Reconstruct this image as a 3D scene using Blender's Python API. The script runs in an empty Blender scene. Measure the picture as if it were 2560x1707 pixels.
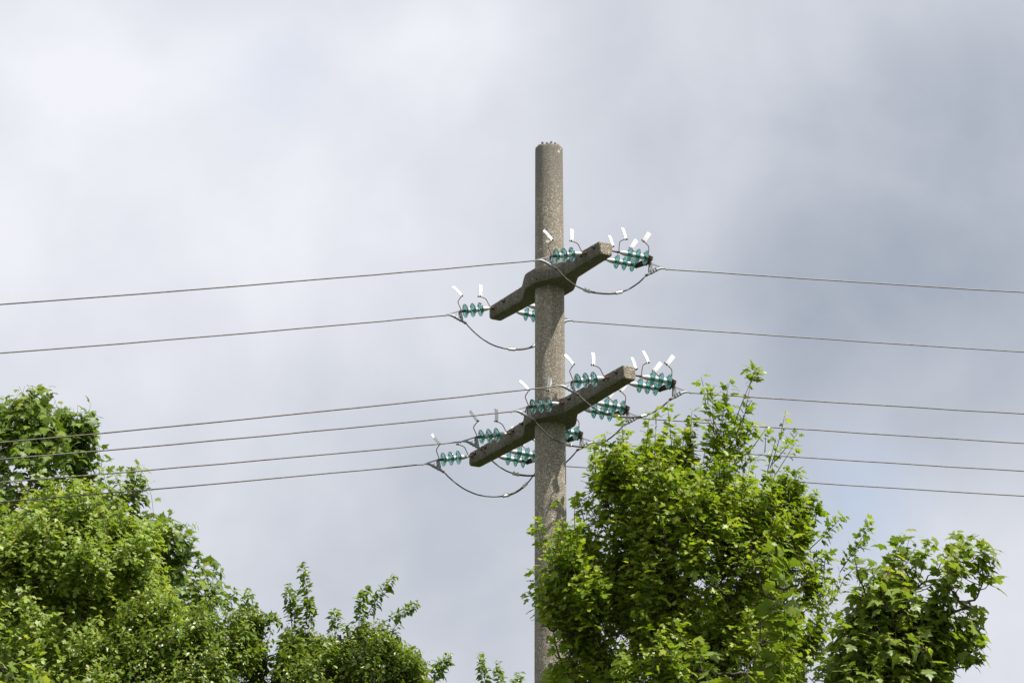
import bpy, math, random
import numpy as np
from mathutils import Vector, Matrix

# ------------------------------------------------------------------ camera, sky, sun, exposure
SC = bpy.context.scene
COL = SC.collection
R = math.radians
PITCH, FPX, CAM_H = R(19.0), 7140.0, 1.6           # looking up with a long lens (about 100 mm)
CAM = np.array([0.0, 0.0, CAM_H])
FWD = np.array([0.0, math.cos(PITCH), math.sin(PITCH)])
UPV = np.array([0.0, -math.sin(PITCH), math.cos(PITCH)])
RGT = np.array([1.0, 0.0, 0.0])

cam = bpy.data.cameras.new('camera')
cam.sensor_width = 36.0
cam.lens = FPX * 36.0 / 2560.0
cam.clip_start, cam.clip_end = 0.1, 5000.0
cam_o = bpy.data.objects.new('camera', cam)
cam_o.location = CAM
cam_o.rotation_euler = (math.pi / 2 + PITCH, 0, 0)
COL.objects.link(cam_o)
SC.camera = cam_o

SUN_AZ, SUN_EL = R(59.0), R(62.0)                   # azimuth to the right of "behind the camera"
SUN_DIR = Vector((math.sin(SUN_AZ) * math.cos(SUN_EL), -math.cos(SUN_AZ) * math.cos(SUN_EL), math.sin(SUN_EL)))
sun = bpy.data.lights.new('sun', 'SUN')
sun.energy, sun.angle, sun.color = 5.0, R(0.53), (1.0, 0.955, 0.88)
sun_o = bpy.data.objects.new('sun', sun)
sun_o.rotation_euler = SUN_DIR.to_track_quat('Z', 'Y').to_euler()
sun_o.location = (20, -20, 60)
COL.objects.link(sun_o)

SC.view_settings.view_transform = 'Standard'
SC.view_settings.look = 'None'
SC.view_settings.exposure = 0.5
SC.view_settings.gamma = 1.0
SC.cycles.use_denoising = True
SC.cycles.max_bounces = 12
SC.cycles.transmission_bounces = 12
SC.cycles.transparent_max_bounces = 8
SC.cycles.sample_clamp_indirect = 6.0


def ray(px, py):
    return FWD + RGT * ((px - 1280.0) / FPX) - UPV * ((py - 853.5) / FPX)


def at(px, py, Z):
    return CAM + ray(px, py) * Z


def project(P):
    d = np.asarray(P) - CAM
    z = d @ FWD
    return 1280 + FPX * (d @ RGT) / z, 853.5 - FPX * (d @ UPV) / z, z


world = bpy.data.worlds.new('World')
SC.world = world
world.use_nodes = True
wt = world.node_tree
for n in list(wt.nodes):
    wt.nodes.remove(n)


class NT:
    """small helper to write node trees as expressions"""
    def __init__(self, tree):
        self.t = tree

    def node(self, typ, ins=None, **props):
        n = self.t.nodes.new(typ)
        for k, v in props.items():
            setattr(n, k, v)
        for k, v in (ins or {}).items():
            s = n.inputs[k]
            if hasattr(v, 'is_linked') or isinstance(v, bpy.types.NodeSocket):
                self.t.links.new(v, s)
            else:
                s.default_value = v
        return n

    def math(self, op, a, b=0.0, clamp=False):
        n = self.node('ShaderNodeMath', {0: a, 1: b}, operation=op, use_clamp=clamp)
        return n.outputs[0]

    def mix(self, fac, a, b, blend='MIX'):
        n = self.node('ShaderNodeMix', data_type='RGBA', blend_type=blend)
        for idx, v in ((0, fac), (6, a), (7, b)):
            if isinstance(v, bpy.types.NodeSocket):
                self.t.links.new(v, n.inputs[idx])
            else:
                n.inputs[idx].default_value = v if idx == 0 else (*v, 1.0)
        return n.outputs[2]

    def smooth(self, x, a, b, lo=0.0, hi=1.0):
        n = self.node('ShaderNodeMapRange', {0: x, 1: a, 2: b, 3: lo, 4: hi}, interpolation_type='SMOOTHSTEP')
        return n.outputs[0]

    def noise(self, vec, scale, detail=4.0, rough=0.5, dist=0.0):
        n = self.node('ShaderNodeTexNoise', {'Scale': scale, 'Detail': detail, 'Roughness': rough, 'Distortion': dist})
        if vec is not None:
            self.t.links.new(vec, n.inputs['Vector'])
        return n


w = NT(wt)
sky = w.node('ShaderNodeTexSky')
sky.sky_type = 'NISHITA'
sky.sun_disc = False
sky.sun_elevation = SUN_EL
sky.sun_rotation = math.atan2(SUN_DIR.x, SUN_DIR.y)
gen = w.node('ShaderNodeTexCoord').outputs['Generated']
n1 = w.noise(gen, 3.1, 6.0, 0.52, 0.35).outputs[0]
n2 = w.noise(gen, 11.0, 6.0, 0.5, 0.5).outputs[0]
val = w.math('ADD', 0.57, w.math('MULTIPLY', w.math('SUBTRACT', n1, 0.5), 0.35))
val = w.math('ADD', val, w.math('MULTIPLY', w.math('SUBTRACT', n2, 0.5), 0.50))


n3 = w.noise(gen, 21.0, 7.0, 0.5, 0.15).outputs[0]
val = w.math('ADD', val, w.math('MULTIPLY', w.math('SUBTRACT', w.smooth(n3, 0.3, 0.72), 0.5), 0.14))


def sky_blob(px, py, deg):
    d = ray(px, py)
    d = d / np.linalg.norm(d)
    dist = w.node('ShaderNodeVectorMath', {0: gen, 1: tuple(d)}, operation='DISTANCE').outputs['Value']
    return w.smooth(dist, 0.0, R(deg), 1.0, 0.0)


for px, py, deg, amp in ((250, 250, 11, .36), (1180, 20, 3.2, .22), (2300, 720, 8.0, -.40), (1900, 680, 6, -.14), (1050, 1330, 5.0, -.20), (1500, 1050, 4.5, -.08),
                         (2500, 1560, 4.5, .20), (800, 560, 4, .08), (2450, 120, 4, -.10), (600, 1200, 3.5, .04)):
    val = w.math('ADD', val, w.math('MULTIPLY', sky_blob(px, py, deg), amp))
cloud = w.mix(w.math('ADD', val, 0.0, True), (0.36, 0.405, 0.485), (0.845, 0.857, 0.915))
hole = w.math('ADD', w.math('MULTIPLY', sky_blob(2090, 1290, 2.6), 0.55), w.math('MULTIPLY', sky_blob(700, 205, 1.6), 0.28), True)
hole = w.math('MULTIPLY', hole, w.smooth(n2, 0.30, 0.6), True)
cl10 = w.mix(1.0, cloud, (7.4, 7.4, 7.4), 'MULTIPLY')
skyc = w.mix(0.6, sky.outputs[0], (4.1, 5.1, 6.7))
colr = w.mix(hole, cl10, skyc)
bg = w.node('ShaderNodeBackground', {'Color': colr, 'Strength': 0.1})
wo = w.node('ShaderNodeOutputWorld')
wt.links.new(bg.outputs[0], wo.inputs[0])

# ------------------------------------------------------------------ materials
MATS = {}


def new_mat(name):
    m = bpy.data.materials.new(name)
    m.use_nodes = True
    t = m.node_tree
    for n in list(t.nodes):
        t.nodes.remove(n)
    MATS[name] = m
    return m, NT(t)


def finish(m, T, shader):
    o = T.node('ShaderNodeOutputMaterial')
    T.t.links.new(shader, o.inputs[0])
    return m


def principled(T, color, rough=0.6, metal=0.0, normal=None, spec=0.5, **kw):
    ins = {'Base Color': color if isinstance(color, bpy.types.NodeSocket) else (*color, 1.0), 'Roughness': rough, 'Metallic': metal,
           'Specular IOR Level': spec}
    ins.update(kw)
    if normal is not None:
        ins['Normal'] = normal
    return T.node('ShaderNodeBsdfPrincipled', ins).outputs[0]


def bump(T, h, strength, dist):
    return T.node('ShaderNodeBump', {'Height': h, 'Strength': strength, 'Distance': dist}).outputs[0]


def ramp(T, fac, stops):
    n = T.node('ShaderNodeValToRGB', {'Fac': fac})
    e = n.color_ramp.elements
    while len(e) < len(stops):
        e.new(0.5)
    for el, (p, c) in zip(e, stops):
        el.position = p
        el.color = (*c, 1.0)
    return n.outputs[0]


def concrete(name, grain, tone, spots, stain, z_top=None):
    """weathered exposed-aggregate concrete; spots = (object-space point, radius, colour) lichen, droppings and painted hole shade"""
    m, T = new_mat(name)
    oc = T.node('ShaderNodeTexCoord').outputs['Object']
    warp = T.noise(oc, 40.0, 2.0)
    v = T.node('ShaderNodeTexVoronoi', {'Vector': oc, 'Scale': grain}, feature='F1')
    sep = T.node('ShaderNodeSeparateColor', {0: v.outputs['Color']})
    peb = ramp(T, sep.outputs[0], [(0.0, (0.10, 0.085, 0.065)), (0.25, (0.24, 0.20, 0.155)), (0.55, (0.36, 0.315, 0.25)), (0.78, (0.46, 0.42, 0.35)), (0.9, (0.85, 0.83, 0.77))])
    paste = T.mix(T.noise(oc, 6.0, 5.0, 0.6).outputs[0], (0.22, 0.20, 0.165), (0.34, 0.315, 0.265))
    edge = T.smooth(v.outputs['Distance'], 0.25, 0.75)
    c = T.mix(T.math('ADD', T.math('MULTIPLY', edge, 0.55), 0.25), peb, paste)
    mp = T.node('ShaderNodeMapping', {'Vector': oc, 'Scale': (1.0, 1.0, 0.07)}).outputs[0]
    streak = T.smooth(T.noise(mp, 11.0, 5.0, 0.6).outputs[0], 0.42, 0.70)
    c = T.mix(T.math('MULTIPLY', streak, stain), c, (0.13, 0.12, 0.095))
    big = T.smooth(T.noise(oc, 1.6, 4.0).outputs[0], 0.35, 0.7)
    c = T.mix(T.math('MULTIPLY', big, 0.25), c, (0.17, 0.165, 0.15))
    if z_top is not None:                                   # grey grime washed down from the open top
        zz = T.node('ShaderNodeSeparateXYZ', {0: oc}).outputs[2]
        zz = T.math('ADD', zz, T.math('MULTIPLY', T.noise(mp, 9.0, 4.0).outputs[0], 0.7))
        c = T.mix(T.math('MULTIPLY', T.smooth(zz, z_top - 0.75, z_top + 0.35), 0.62), c, (0.185, 0.18, 0.165))
    c = T.mix(1.0, c, tone, 'MULTIPLY')
    # tiny rust and lichen specks anywhere
    v2 = T.node('ShaderNodeTexVoronoi', {'Vector': oc, 'Scale': 4.5}, feature='F1')
    sp = T.math('MULTIPLY', T.smooth(v2.outputs['Distance'], 0.05, 0.075, 1.0, 0.0), T.math('GREATER_THAN', T.node('ShaderNodeSeparateColor', {0: v2.outputs['Color']}).outputs[1], 0.72))
    c = T.mix(T.math('MULTIPLY', sp, 0.7), c, (0.30, 0.20, 0.06))
    wv = T.node('ShaderNodeVectorMath', {0: oc, 1: T.node('ShaderNodeVectorMath', {0: warp.outputs['Color'], 'Scale': 0.03}, operation='SCALE').outputs[0]}, operation='ADD').outputs[0]
    for p, rad, colr_ in spots:
        d = T.node('ShaderNodeVectorMath', {0: wv, 1: tuple(q + 0.015 for q in p)}, operation='DISTANCE').outputs['Value']
        c = T.mix(T.smooth(d, rad * 0.7, rad, 1.0, 0.0), c, colr_)
    h = T.math('ADD', T.math('MULTIPLY', v.outputs['Distance'], -0.6), T.noise(oc, 90.0, 3.0).outputs[0])
    return finish(m, T, principled(T, c, 0.9, 0.0, bump(T, h, 0.75, 0.012), 0.25))


def simple(name, c1, c2, rough, metal=0.0, scale=30.0, b=0.2, bd=0.002, spec=0.5):
    m, T = new_mat(name)
    oc = T.node('ShaderNodeTexCoord').outputs['Object']
    n = T.noise(oc, scale, 5.0, 0.6).outputs[0]
    c = T.mix(T.smooth(n, 0.3, 0.7), c1, c2)
    return finish(m, T, principled(T, c, rough, metal, bump(T, n, b, bd), spec))


simple('galvanised', (0.30, 0.31, 0.32), (0.43, 0.44, 0.45), 0.5, 0.35, 60)
simple('clamp_grey', (0.24, 0.26, 0.275), (0.36, 0.38, 0.395), 0.5, 0.3, 60)
simple('cap_metal', (0.44, 0.45, 0.46), (0.66, 0.67, 0.68), 0.5, 0.1, 80)
simple('rust', (0.085, 0.035, 0.018), (0.20, 0.095, 0.05), 0.85, 0.0, 120, 0.6)
simple('horn_brown', (0.11, 0.065, 0.04), (0.21, 0.14, 0.095), 0.75, 0.0, 70, 0.3)
simple('dark_steel', (0.035, 0.03, 0.026), (0.09, 0.075, 0.06), 0.7, 0.2, 60)
simple('wire_aluminium', (0.075, 0.067, 0.057), (0.15, 0.138, 0.12), 0.55, 0.25, 25)
simple('jumper_black', (0.025, 0.024, 0.021), (0.11, 0.10, 0.09), 0.6, 0.1, 14)
simple('connector_alu', (0.46, 0.45, 0.42), (0.66, 0.65, 0.61), 0.5, 0.2, 60)
simple('bark', (0.035, 0.027, 0.02), (0.10, 0.08, 0.06), 0.9, 0.0, 25, 0.8, 0.01)
simple('twig_bark', (0.05, 0.035, 0.022), (0.13, 0.09, 0.055), 0.8, 0.0, 25)
m, T = new_mat('ground_grass')
oc = T.node('ShaderNodeTexCoord').outputs['Object']
finish(m, T, principled(T, T.mix(T.noise(oc, 0.4, 8.0, 0.7).outputs[0], (0.022, 0.034, 0.012), (0.055, 0.07, 0.025)), 0.95, 0.0, None, 0.2))
# white plastic tag: thin, a little light comes through
m, T = new_mat('white_plastic')
oc = T.node('ShaderNodeTexCoord').outputs['Object']
c = T.mix(T.smooth(T.noise(oc, 18.0, 4.0).outputs[0], 0.45, 0.8), (0.92, 0.92, 0.91), (0.86, 0.86, 0.85))
finish(m, T, principled(T, c, 0.5))
# teal toughened glass
m, T = new_mat('teal_glass')
finish(m, T, principled(T, (0.47, 0.81, 0.775), 0.06, 0.0, None, 0.5, **{'Transmission Weight': 1.0, 'IOR': 1.5}))


def leaf_mat(name, stops, rough, spec, trans):
    m, T = new_mat(name)
    a = T.node('ShaderNodeAttribute', attribute_name='tint', attribute_type='GEOMETRY')
    geo = T.node('ShaderNodeNewGeometry')
    f = a.outputs['Fac']
    c = ramp(T, f, stops)
    back = T.mix(0.3, c, (0.20, 0.26, 0.09))
    c2 = T.mix(geo.outputs['Backfacing'], c, back)
    d = principled(T, c2, rough, 0.0, None, spec)
    tc = T.mix(1.0, c, (1.3, 1.35, 0.5), 'MULTIPLY')
    tr = T.node('ShaderNodeBsdfTranslucent', {'Color': tc}).outputs[0]
    mx = T.node('ShaderNodeMixShader', {0: trans, 1: d, 2: tr}).outputs[0]
    return finish(m, T, mx)


leaf_mat('leaf_field_maple_pale', [(0.0, (0.14, 0.22, 0.022)), (0.5, (0.27, 0.36, 0.062)), (0.85, (0.38, 0.45, 0.11)), (1.0, (0.44, 0.42, 0.08))], 0.45, 0.4, 0.42)
leaf_mat('leaf_field_maple', [(0.0, (0.11, 0.190, 0.010)), (0.5, (0.235, 0.325, 0.022)), (0.85, (0.345, 0.425, 0.042)), (1.0, (0.41, 0.41, 0.04))], 0.42, 0.45, 0.42)
leaf_mat('leaf_norway_maple', [(0.0, (0.115, 0.175, 0.019)), (0.5, (0.20, 0.275, 0.040)), (0.86, (0.285, 0.35, 0.064)), (1.0, (0.38, 0.38, 0.07))], 0.42, 0.4, 0.44)
leaf_mat('leaf_norway_maple_dark', [(0.0, (0.08, 0.140, 0.013)), (0.5, (0.14, 0.215, 0.025)), (0.86, (0.21, 0.285, 0.038)), (1.0, (0.29, 0.30, 0.06))], 0.45, 0.35, 0.35)
leaf_mat('leaf_pear', [(0.0, (0.08, 0.140, 0.010)), (0.5, (0.15, 0.225, 0.018)), (0.85, (0.225, 0.305, 0.034)), (1.0, (0.32, 0.34, 0.07))], 0.36, 0.55, 0.36)

# ------------------------------------------------------------------ mesh helpers
def tag(o, label=None, cat=None, group=None, kind=None):
    for k, v in (('label', label), ('category', cat), ('group', group), ('kind', kind)):
        if v:
            o[k] = v
    return o


def empty(name, mat=None, parent=None):
    o = bpy.data.objects.new(name, None)
    o.empty_display_size = 0.2
    COL.objects.link(o)
    if mat is not None:
        o.matrix_world = mat
    if parent:
        o.parent = parent
    return o


def link(name, me, parent=None):
    o = bpy.data.objects.new(name, me)
    COL.objects.link(o)
    if parent is not None:
        o.parent = parent
    return o


class MB:
    def __init__(self):
        self.v, self.f = [], []

    def ring_join(self, a, b, n):
        for i in range(n):
            j = (i + 1) % n
            self.f.append((a + i, a + j, b + j, b + i))

    def tube(self, pts, radii, n=8, caps=True):
        pts = [Vector(p) for p in pts]
        if not hasattr(radii, '__len__'):
            radii = [radii] * len(pts)
        t = (pts[1] - pts[0]).normalized()
        ref = Vector((0, 0, 1)) if abs(t.z) < 0.9 else Vector((1, 0, 0))
        nrm = t.cross(ref).normalized()
        rings = []
        for i, p in enumerate(pts):
            if 0 < i < len(pts) - 1:
                t = (pts[i + 1] - pts[i - 1]).normalized()
            elif i:
                t = (pts[i] - pts[i - 1]).normalized()
            nrm = (nrm - t * nrm.dot(t)).normalized()
            bi = t.cross(nrm)
            rings.append(len(self.v))
            for k in range(n):
                a = 2 * math.pi * k / n
                self.v.append(p + (nrm * math.cos(a) + bi * math.sin(a)) * radii[i])
        for a, b in zip(rings, rings[1:]):
            self.ring_join(a, b, n)
        if caps:
            self.f.append(tuple(reversed(range(rings[0], rings[0] + n))))
            self.f.append(tuple(range(rings[-1], rings[-1] + n)))
        return self

    def lathe_x(self, prof, n=24, closed=False, caps=True):
        """revolve (r, x) pairs about the local X axis"""
        rings = []
        for r_, x in prof:
            rings.append(len(self.v))
            for k in range(n):
                a = 2 * math.pi * k / n
                self.v.append(Vector((x, r_ * math.cos(a), r_ * math.sin(a))))
        for a, b in zip(rings, rings[1:]):
            self.ring_join(a, b, n)
        if closed:
            self.ring_join(rings[-1], rings[0], n)
        elif caps:
            self.f.append(tuple(reversed(range(rings[0], rings[0] + n))))
            self.f.append(tuple(range(rings[-1], rings[-1] + n)))
        return self

    def box(self, c, ax, ay, az):
        """box about c with half-extent vectors"""
        c, ax, ay, az = map(Vector, (c, ax, ay, az))
        b = len(self.v)
        for sx in (-1, 1):
            for sy in (-1, 1):
                for sz in (-1, 1):
                    self.v.append(c + ax * sx + ay * sy + az * sz)
        for q in ((0, 1, 3, 2), (4, 6, 7, 5), (0, 4, 5, 1), (2, 3, 7, 6), (0, 2, 6, 4), (1, 5, 7, 3)):
            self.f.append(tuple(b + i for i in q))
        return self

    def slab(self, poly, y0, y1):
        """extrude an X-Z polygon from y0 to y1"""
        b, n = len(self.v), len(poly)
        for y in (y0, y1):
            for x, z in poly:
                self.v.append(Vector((x, y, z)))
        self.ring_join(b, b + n, n)
        self.f.append(tuple(range(b, b + n))[::-1])
        self.f.append(tuple(range(b + n, b + 2 * n)))
        return self

    def mesh(self, name, mat, smooth=True, angle=40):
        me = bpy.data.meshes.new(name)
        me.from_pydata([tuple(p) for p in self.v], [], self.f)
        import bmesh
        bm = bmesh.new()
        bm.from_mesh(me)
        bmesh.ops.recalc_face_normals(bm, faces=bm.faces)
        for e in bm.edges:
            e.smooth = not (len(e.link_faces) == 2 and e.calc_face_angle(0) > R(angle))
        for f in bm.faces:
            f.smooth = smooth
        bm.to_mesh(me)
        bm.free()
        me.materials.append(MATS[mat])
        return me


# ------------------------------------------------------------------ the ground
g = MB()
N = 24
for i in range(N + 1):
    for j in range(N + 1):
        x, y = (i / N - .5) * 1600, (j / N - .5) * 1600
        g.v.append(Vector((x, y, 0)))
for i in range(N):
    for j in range(N):
        a = i * (N + 1) + j
        g.f.append((a, a + N + 1, a + N + 2, a + 1))
tag(link('ground', g.mesh('ground', 'ground_grass')), 'grassy ground under the trees and the pole', 'ground', kind='structure')

# ------------------------------------------------------------------ the pole and its two crossarms
ZP = 34.0
PB = at(1374.5, 850, ZP)
PX, PY = PB[0], PB[1]


def pole_h(py):
    r_ = ray(1374.5, py)
    return CAM_H + PY / r_[1] * r_[2]


H_TOP = pole_h(372)
pole = empty('utility_pole', Matrix.Translation((PX, PY, 0)))
tag(pole, 'tall round concrete power pole carrying two concrete crossarms', 'power pole')


def pole_r(h):
    """radius read at two heights, straight taper"""
    h1, h2 = pole_h(400), pole_h(1650)
    z1, z2 = project((PX, PY, h1))[2], project((PX, PY, h2))[2]
    r1, r2 = 34.6 * z1 / FPX, 42.0 * z2 / FPX
    return r1 + (r2 - r1) * (h - h1) / (h2 - h1)


def pole_pt(px, py):
    """object-space point on the pole's camera side"""
    h = pole_h(py)
    rr = pole_r(h)
    z = project((PX, PY, h))[2]
    dx = (px - 1374.5) / FPX * z
    return (dx, -math.sqrt(max(rr * rr - dx * dx, 0)), h)


spots = [(pole_pt(1390, 978), 0.017, (0.62, 0.19, 0.02)), (pole_pt(1399, 388), 0.026, (0.52, 0.55, 0.40)), (pole_pt(1403, 380), 0.016, (0.50, 0.53, 0.38)),
         (pole_pt(1370, 616), 0.026, (0.78, 0.77, 0.73)), (pole_pt(1371, 606), 0.014, (0.75, 0.74, 0.70)), (pole_pt(1352, 632), 0.012, (0.7, 0.69, 0.65)),
         (pole_pt(1338, 874), 0.014, (0.30, 0.19, 0.05)), (pole_pt(1342, 746), 0.022, (0.5, 0.48, 0.44)), (pole_pt(1342, 757), 0.02, (0.45, 0.43, 0.40)), (pole_pt(1341, 768), 0.014, (0.42, 0.40, 0.37)), (pole_pt(1406, 1110), 0.05, (0.42, 0.40, 0.36)), (pole_pt(1404, 1135), 0.03, (0.42, 0.40, 0.36))]
concrete('concrete_pole', 88.0, (1.09, 1.05, 1.01), spots, 0.40, H_TOP)
concrete('concrete_arm', 90.0, (0.60, 0.59, 0.56), [], 0.45)
concrete('concrete_arm_end', 80.0, (1.0, 0.96, 0.88), [], 0.15)

b = MB()
rings = []
NS = 48
hs = [0.0, 1, 3, 6, 9, 11, 12, 13, 14, H_TOP - 0.035, H_TOP - 0.012, H_TOP - 0.003, H_TOP]
for k, h in enumerate(hs):
    rr = pole_r(h) - (0.0, 0.001, 0.004, 0.012)[max(0, k - 9)]
    rings.append(len(b.v))
    for i in range(NS):
        a = 2 * math.pi * i / NS
        j = 0.0 if k < 9 else 0.005 * math.sin(i * 2.3) + 0.005 * math.sin(i * 5.1 + 1)
        b.v.append(Vector((rr * math.cos(a), rr * math.sin(a), h + j)))
for a_, c_ in zip(rings, rings[1:]):
    b.ring_join(a_, c_, NS)
b.f.append(tuple(range(rings[-1], rings[-1] + NS)))
link('shaft', b.mesh('shaft', 'concrete_pole'), pole)
random.seed(4)
for i in range(16):
    a = 2 * math.pi * i / 16 + 0.15
    rr = pole_r(H_TOP) - 0.034
    q = Vector((rr * math.cos(a), rr * math.sin(a), H_TOP))
    l = Vector((random.uniform(-.012, .012), random.uniform(-.012, .012), random.uniform(.020, .040)))
    s = MB().tube([q - Vector((0, 0, .03)), q + l * .6, q + l], [.013, .015, .012], 7)
    link('strand_end', s.mesh('strand_end', 'horn_brown'), pole)

ARMS = {}


def crossarm(key, yc, L_near, L_far, az_deg):
    h = pole_h(yc)
    az = R(az_deg)
    a = Vector((math.sin(az), -math.cos(az), 0))            # towards the near end
    p = Vector((math.cos(az), math.sin(az), 0))             # to the right, away from the camera
    M = Matrix(((a.x, p.x, 0, 0), (a.y, p.y, 0, 0), (0, 0, 1, h), (0, 0, 0, 1)))
    ARMS[key] = dict(h=h, a=a, p=p, M=M)
    b = MB()
    rp = pole_r(h)
    bulge = rp + 0.10

    def half_w(u):
        s = abs(u)
        base = 0.084 + 0.018 * max(0.0, 1 - s / 1.8)
        if s < 0.10:
            return bulge
        if s < 0.52:
            t = (s - 0.10) / 0.42
            t = t * t * (3 - 2 * t) * 0.35 + t * 0.65
            return bulge + (base - bulge) * t
        return base

    us = [-L_far, -L_far + .012, -L_far + .03]
    u = -L_far + 0.15
    while u < -0.56:
        us.append(u)
        u += 0.2
    us += [-.56, -.52, -.48, -.4, -.3, -.2, -.15, -.11, -.07, -.03, .03, .07, .11, .15, .2, .3, .4, .48, .52, .56]
    u = 0.72
    while u < L_near - 0.08:
        us.append(u)
        u += 0.2
    us += [L_near - .03, L_near - .012, L_near]
    rings = []
    for k, u in enumerate(us):
        L = L_near if u > 0 else L_far
        ins = (0.014, 0.004, 0.0)[k] if k < 3 else ((0.014, 0.004, 0.0)[len(us) - 1 - k] if k > len(us) - 4 else 0.0)
        t = 1 - abs(u) / L
        hw = half_w(u) - ins
        zt = 0.083 + 0.012 * t - ins
        zb = -0.083 - 0.018 * min(1, t * 1.6) + ins
        c = 0.030 if abs(u) > 0.5 else 0.022
        ct = 0.016
        sec = [(-hw + c, zb), (-hw + c * .3, zb + c * .3), (-hw, zb + c), (-hw, zt - ct), (-hw + ct * .3, zt - ct * .3), (-hw + ct, zt), (hw - ct, zt), (hw - ct * .3, zt - ct * .3), (hw, zt - ct), (hw, zb + c),
               (hw - c * .3, zb + c * .3), (hw - c, zb)]
        rings.append(len(b.v))
        jit = random.uniform(-.0015, .0015)
        for y, z in sec:
            b.v.append(Vector((u, y + jit, z + jit)))
    n = 12
    for r1, r2 in zip(rings, rings[1:]):
        b.ring_join(r1, r2, n)
    b.f.append(tuple(range(rings[0], rings[0] + n))[::-1])
    b.f.append(tuple(range(rings[-1], rings[-1] + n)))
    o = link('crossarm', b.mesh('crossarm', 'concrete_arm', angle=32), pole)
    o.data.materials.append(MATS['concrete_arm_end'])         # lighter concrete tone on both end faces
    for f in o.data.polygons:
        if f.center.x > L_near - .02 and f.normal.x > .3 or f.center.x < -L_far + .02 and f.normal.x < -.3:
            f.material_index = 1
    o.matrix_local = M
    ARMS[key]['obj'] = o
    ARMS[key]['half_w'] = half_w
    return o


random.seed(9)
o = crossarm('upper', 705, 1.30, 1.33, 29.8)
o['label'] = 'shorter upper concrete crossarm with a widened collar'
hole_spots = []
for hx, hy in ((1342, 698), (1363, 693)):                  # shade inside each casting hole, painted as a dark spot on the collar
    best = min(((u_ / 100, z_ / 200) for u_ in range(-10, 50) for z_ in range(-18, 18)),
               key=lambda q: np.hypot(*(np.array(project(ARMS['upper']['M'] @ Vector((q[0], -ARMS['upper']['half_w'](q[0]), q[1])) + Vector((PX, PY, 0)))[:2]) - (hx, hy))))
    hole_spots.append(((best[0], -ARMS['upper']['half_w'](best[0]), best[1]), 0.013, (0.02, 0.018, 0.015)))
concrete('concrete_arm_painted_holes', 90.0, (0.60, 0.59, 0.56), hole_spots, 0.45)
o.data.materials[0] = MATS['concrete_arm_painted_holes']
o = crossarm('lower', 1044, 1.90, 1.99, 27.3)
o['label'] = 'longer lower concrete crossarm with a widened collar'


def arm_point(key, u, pv, z):
    A = ARMS[key]
    return Vector((PX, PY, A['h'])) + A['a'] * u + A['p'] * pv + Vector((0, 0, z))


# each casting hole of the upper collar is a dark painted spot
# ------------------------------------------------------------------ insulator strings
P_DISC0 = [(.027, -.020), (.044, -.0165), (.060, -.008), (.074, .002), (.083, .011), (.0880, .020), (.0885, .026), (.0865, .030), (.083, .029), (.079, .020), (.0745, .0165), (.071, .021), (.069, .034), (.0655, .035), (.063, .020),
          (.058, .0125), (.053, .013), (.0505, .034), (.047, .035), (.0445, .016), (.038, .008), (.034, .020), (.031, .021), (.027, .004)]
P_DISC = [(.027 + (r_ - .027) * 0.98, x_ * (.8 if x_ > 0 else 1.0)) for r_, x_ in P_DISC0]
ME_DISC = MB().lathe_x(P_DISC, 30, closed=True).mesh('glass_disc', 'teal_glass', angle=60)
P_CAP = [(.012, -.078), (.020, -.077), (.026, -.070), (.029, -.058), (.0305, -.030), (.031, -.018), (.029, -.012), (.026, -.006)]
ME_CAP = MB().lathe_x(P_CAP, 20).mesh('metal_cap', 'cap_metal', angle=50)
P_CAPL = [(.010, -.110), (.015, -.108), (.0205, -.090), (.026, -.066), (.029, -.050), (.0305, -.030), (.031, -.018), (.029, -.012), (.026, -.006)]
ME_CAPL = MB().lathe_x(P_CAPL, 20).mesh('metal_cap', 'cap_metal', angle=50)
P_PIN = [(.018, .002), (.020, .010), (.017, .020), (.011, .026), (.010, .044)]
ME_PIN = MB().lathe_x(P_PIN, 14).mesh('pin', 'rust', angle=50)
SP = 0.099                        # spacing of the units
X_U = (0.166, 0.166 + SP, 0.166 + 2 * SP)


def rounded(pts, r=0.018, n=4):
    """round the corners of a polyline"""
    pts = [Vector(p) for p in pts]
    out = [pts[0]]
    for i in range(1, len(pts) - 1):
        a, c, d = pts[i - 1], pts[i], pts[i + 1]
        ra = min(r, (c - a).length * .45, (d - c).length * .45)
        s, e = c + (a - c).normalized() * ra, c + (d - c).normalized() * ra
        for k in range(n + 1):
            t = k / n
            out.append(s * (1 - t) ** 2 + c * 2 * t * (1 - t) + e * t * t)
    out.append(pts[-1])
    return out


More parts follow.
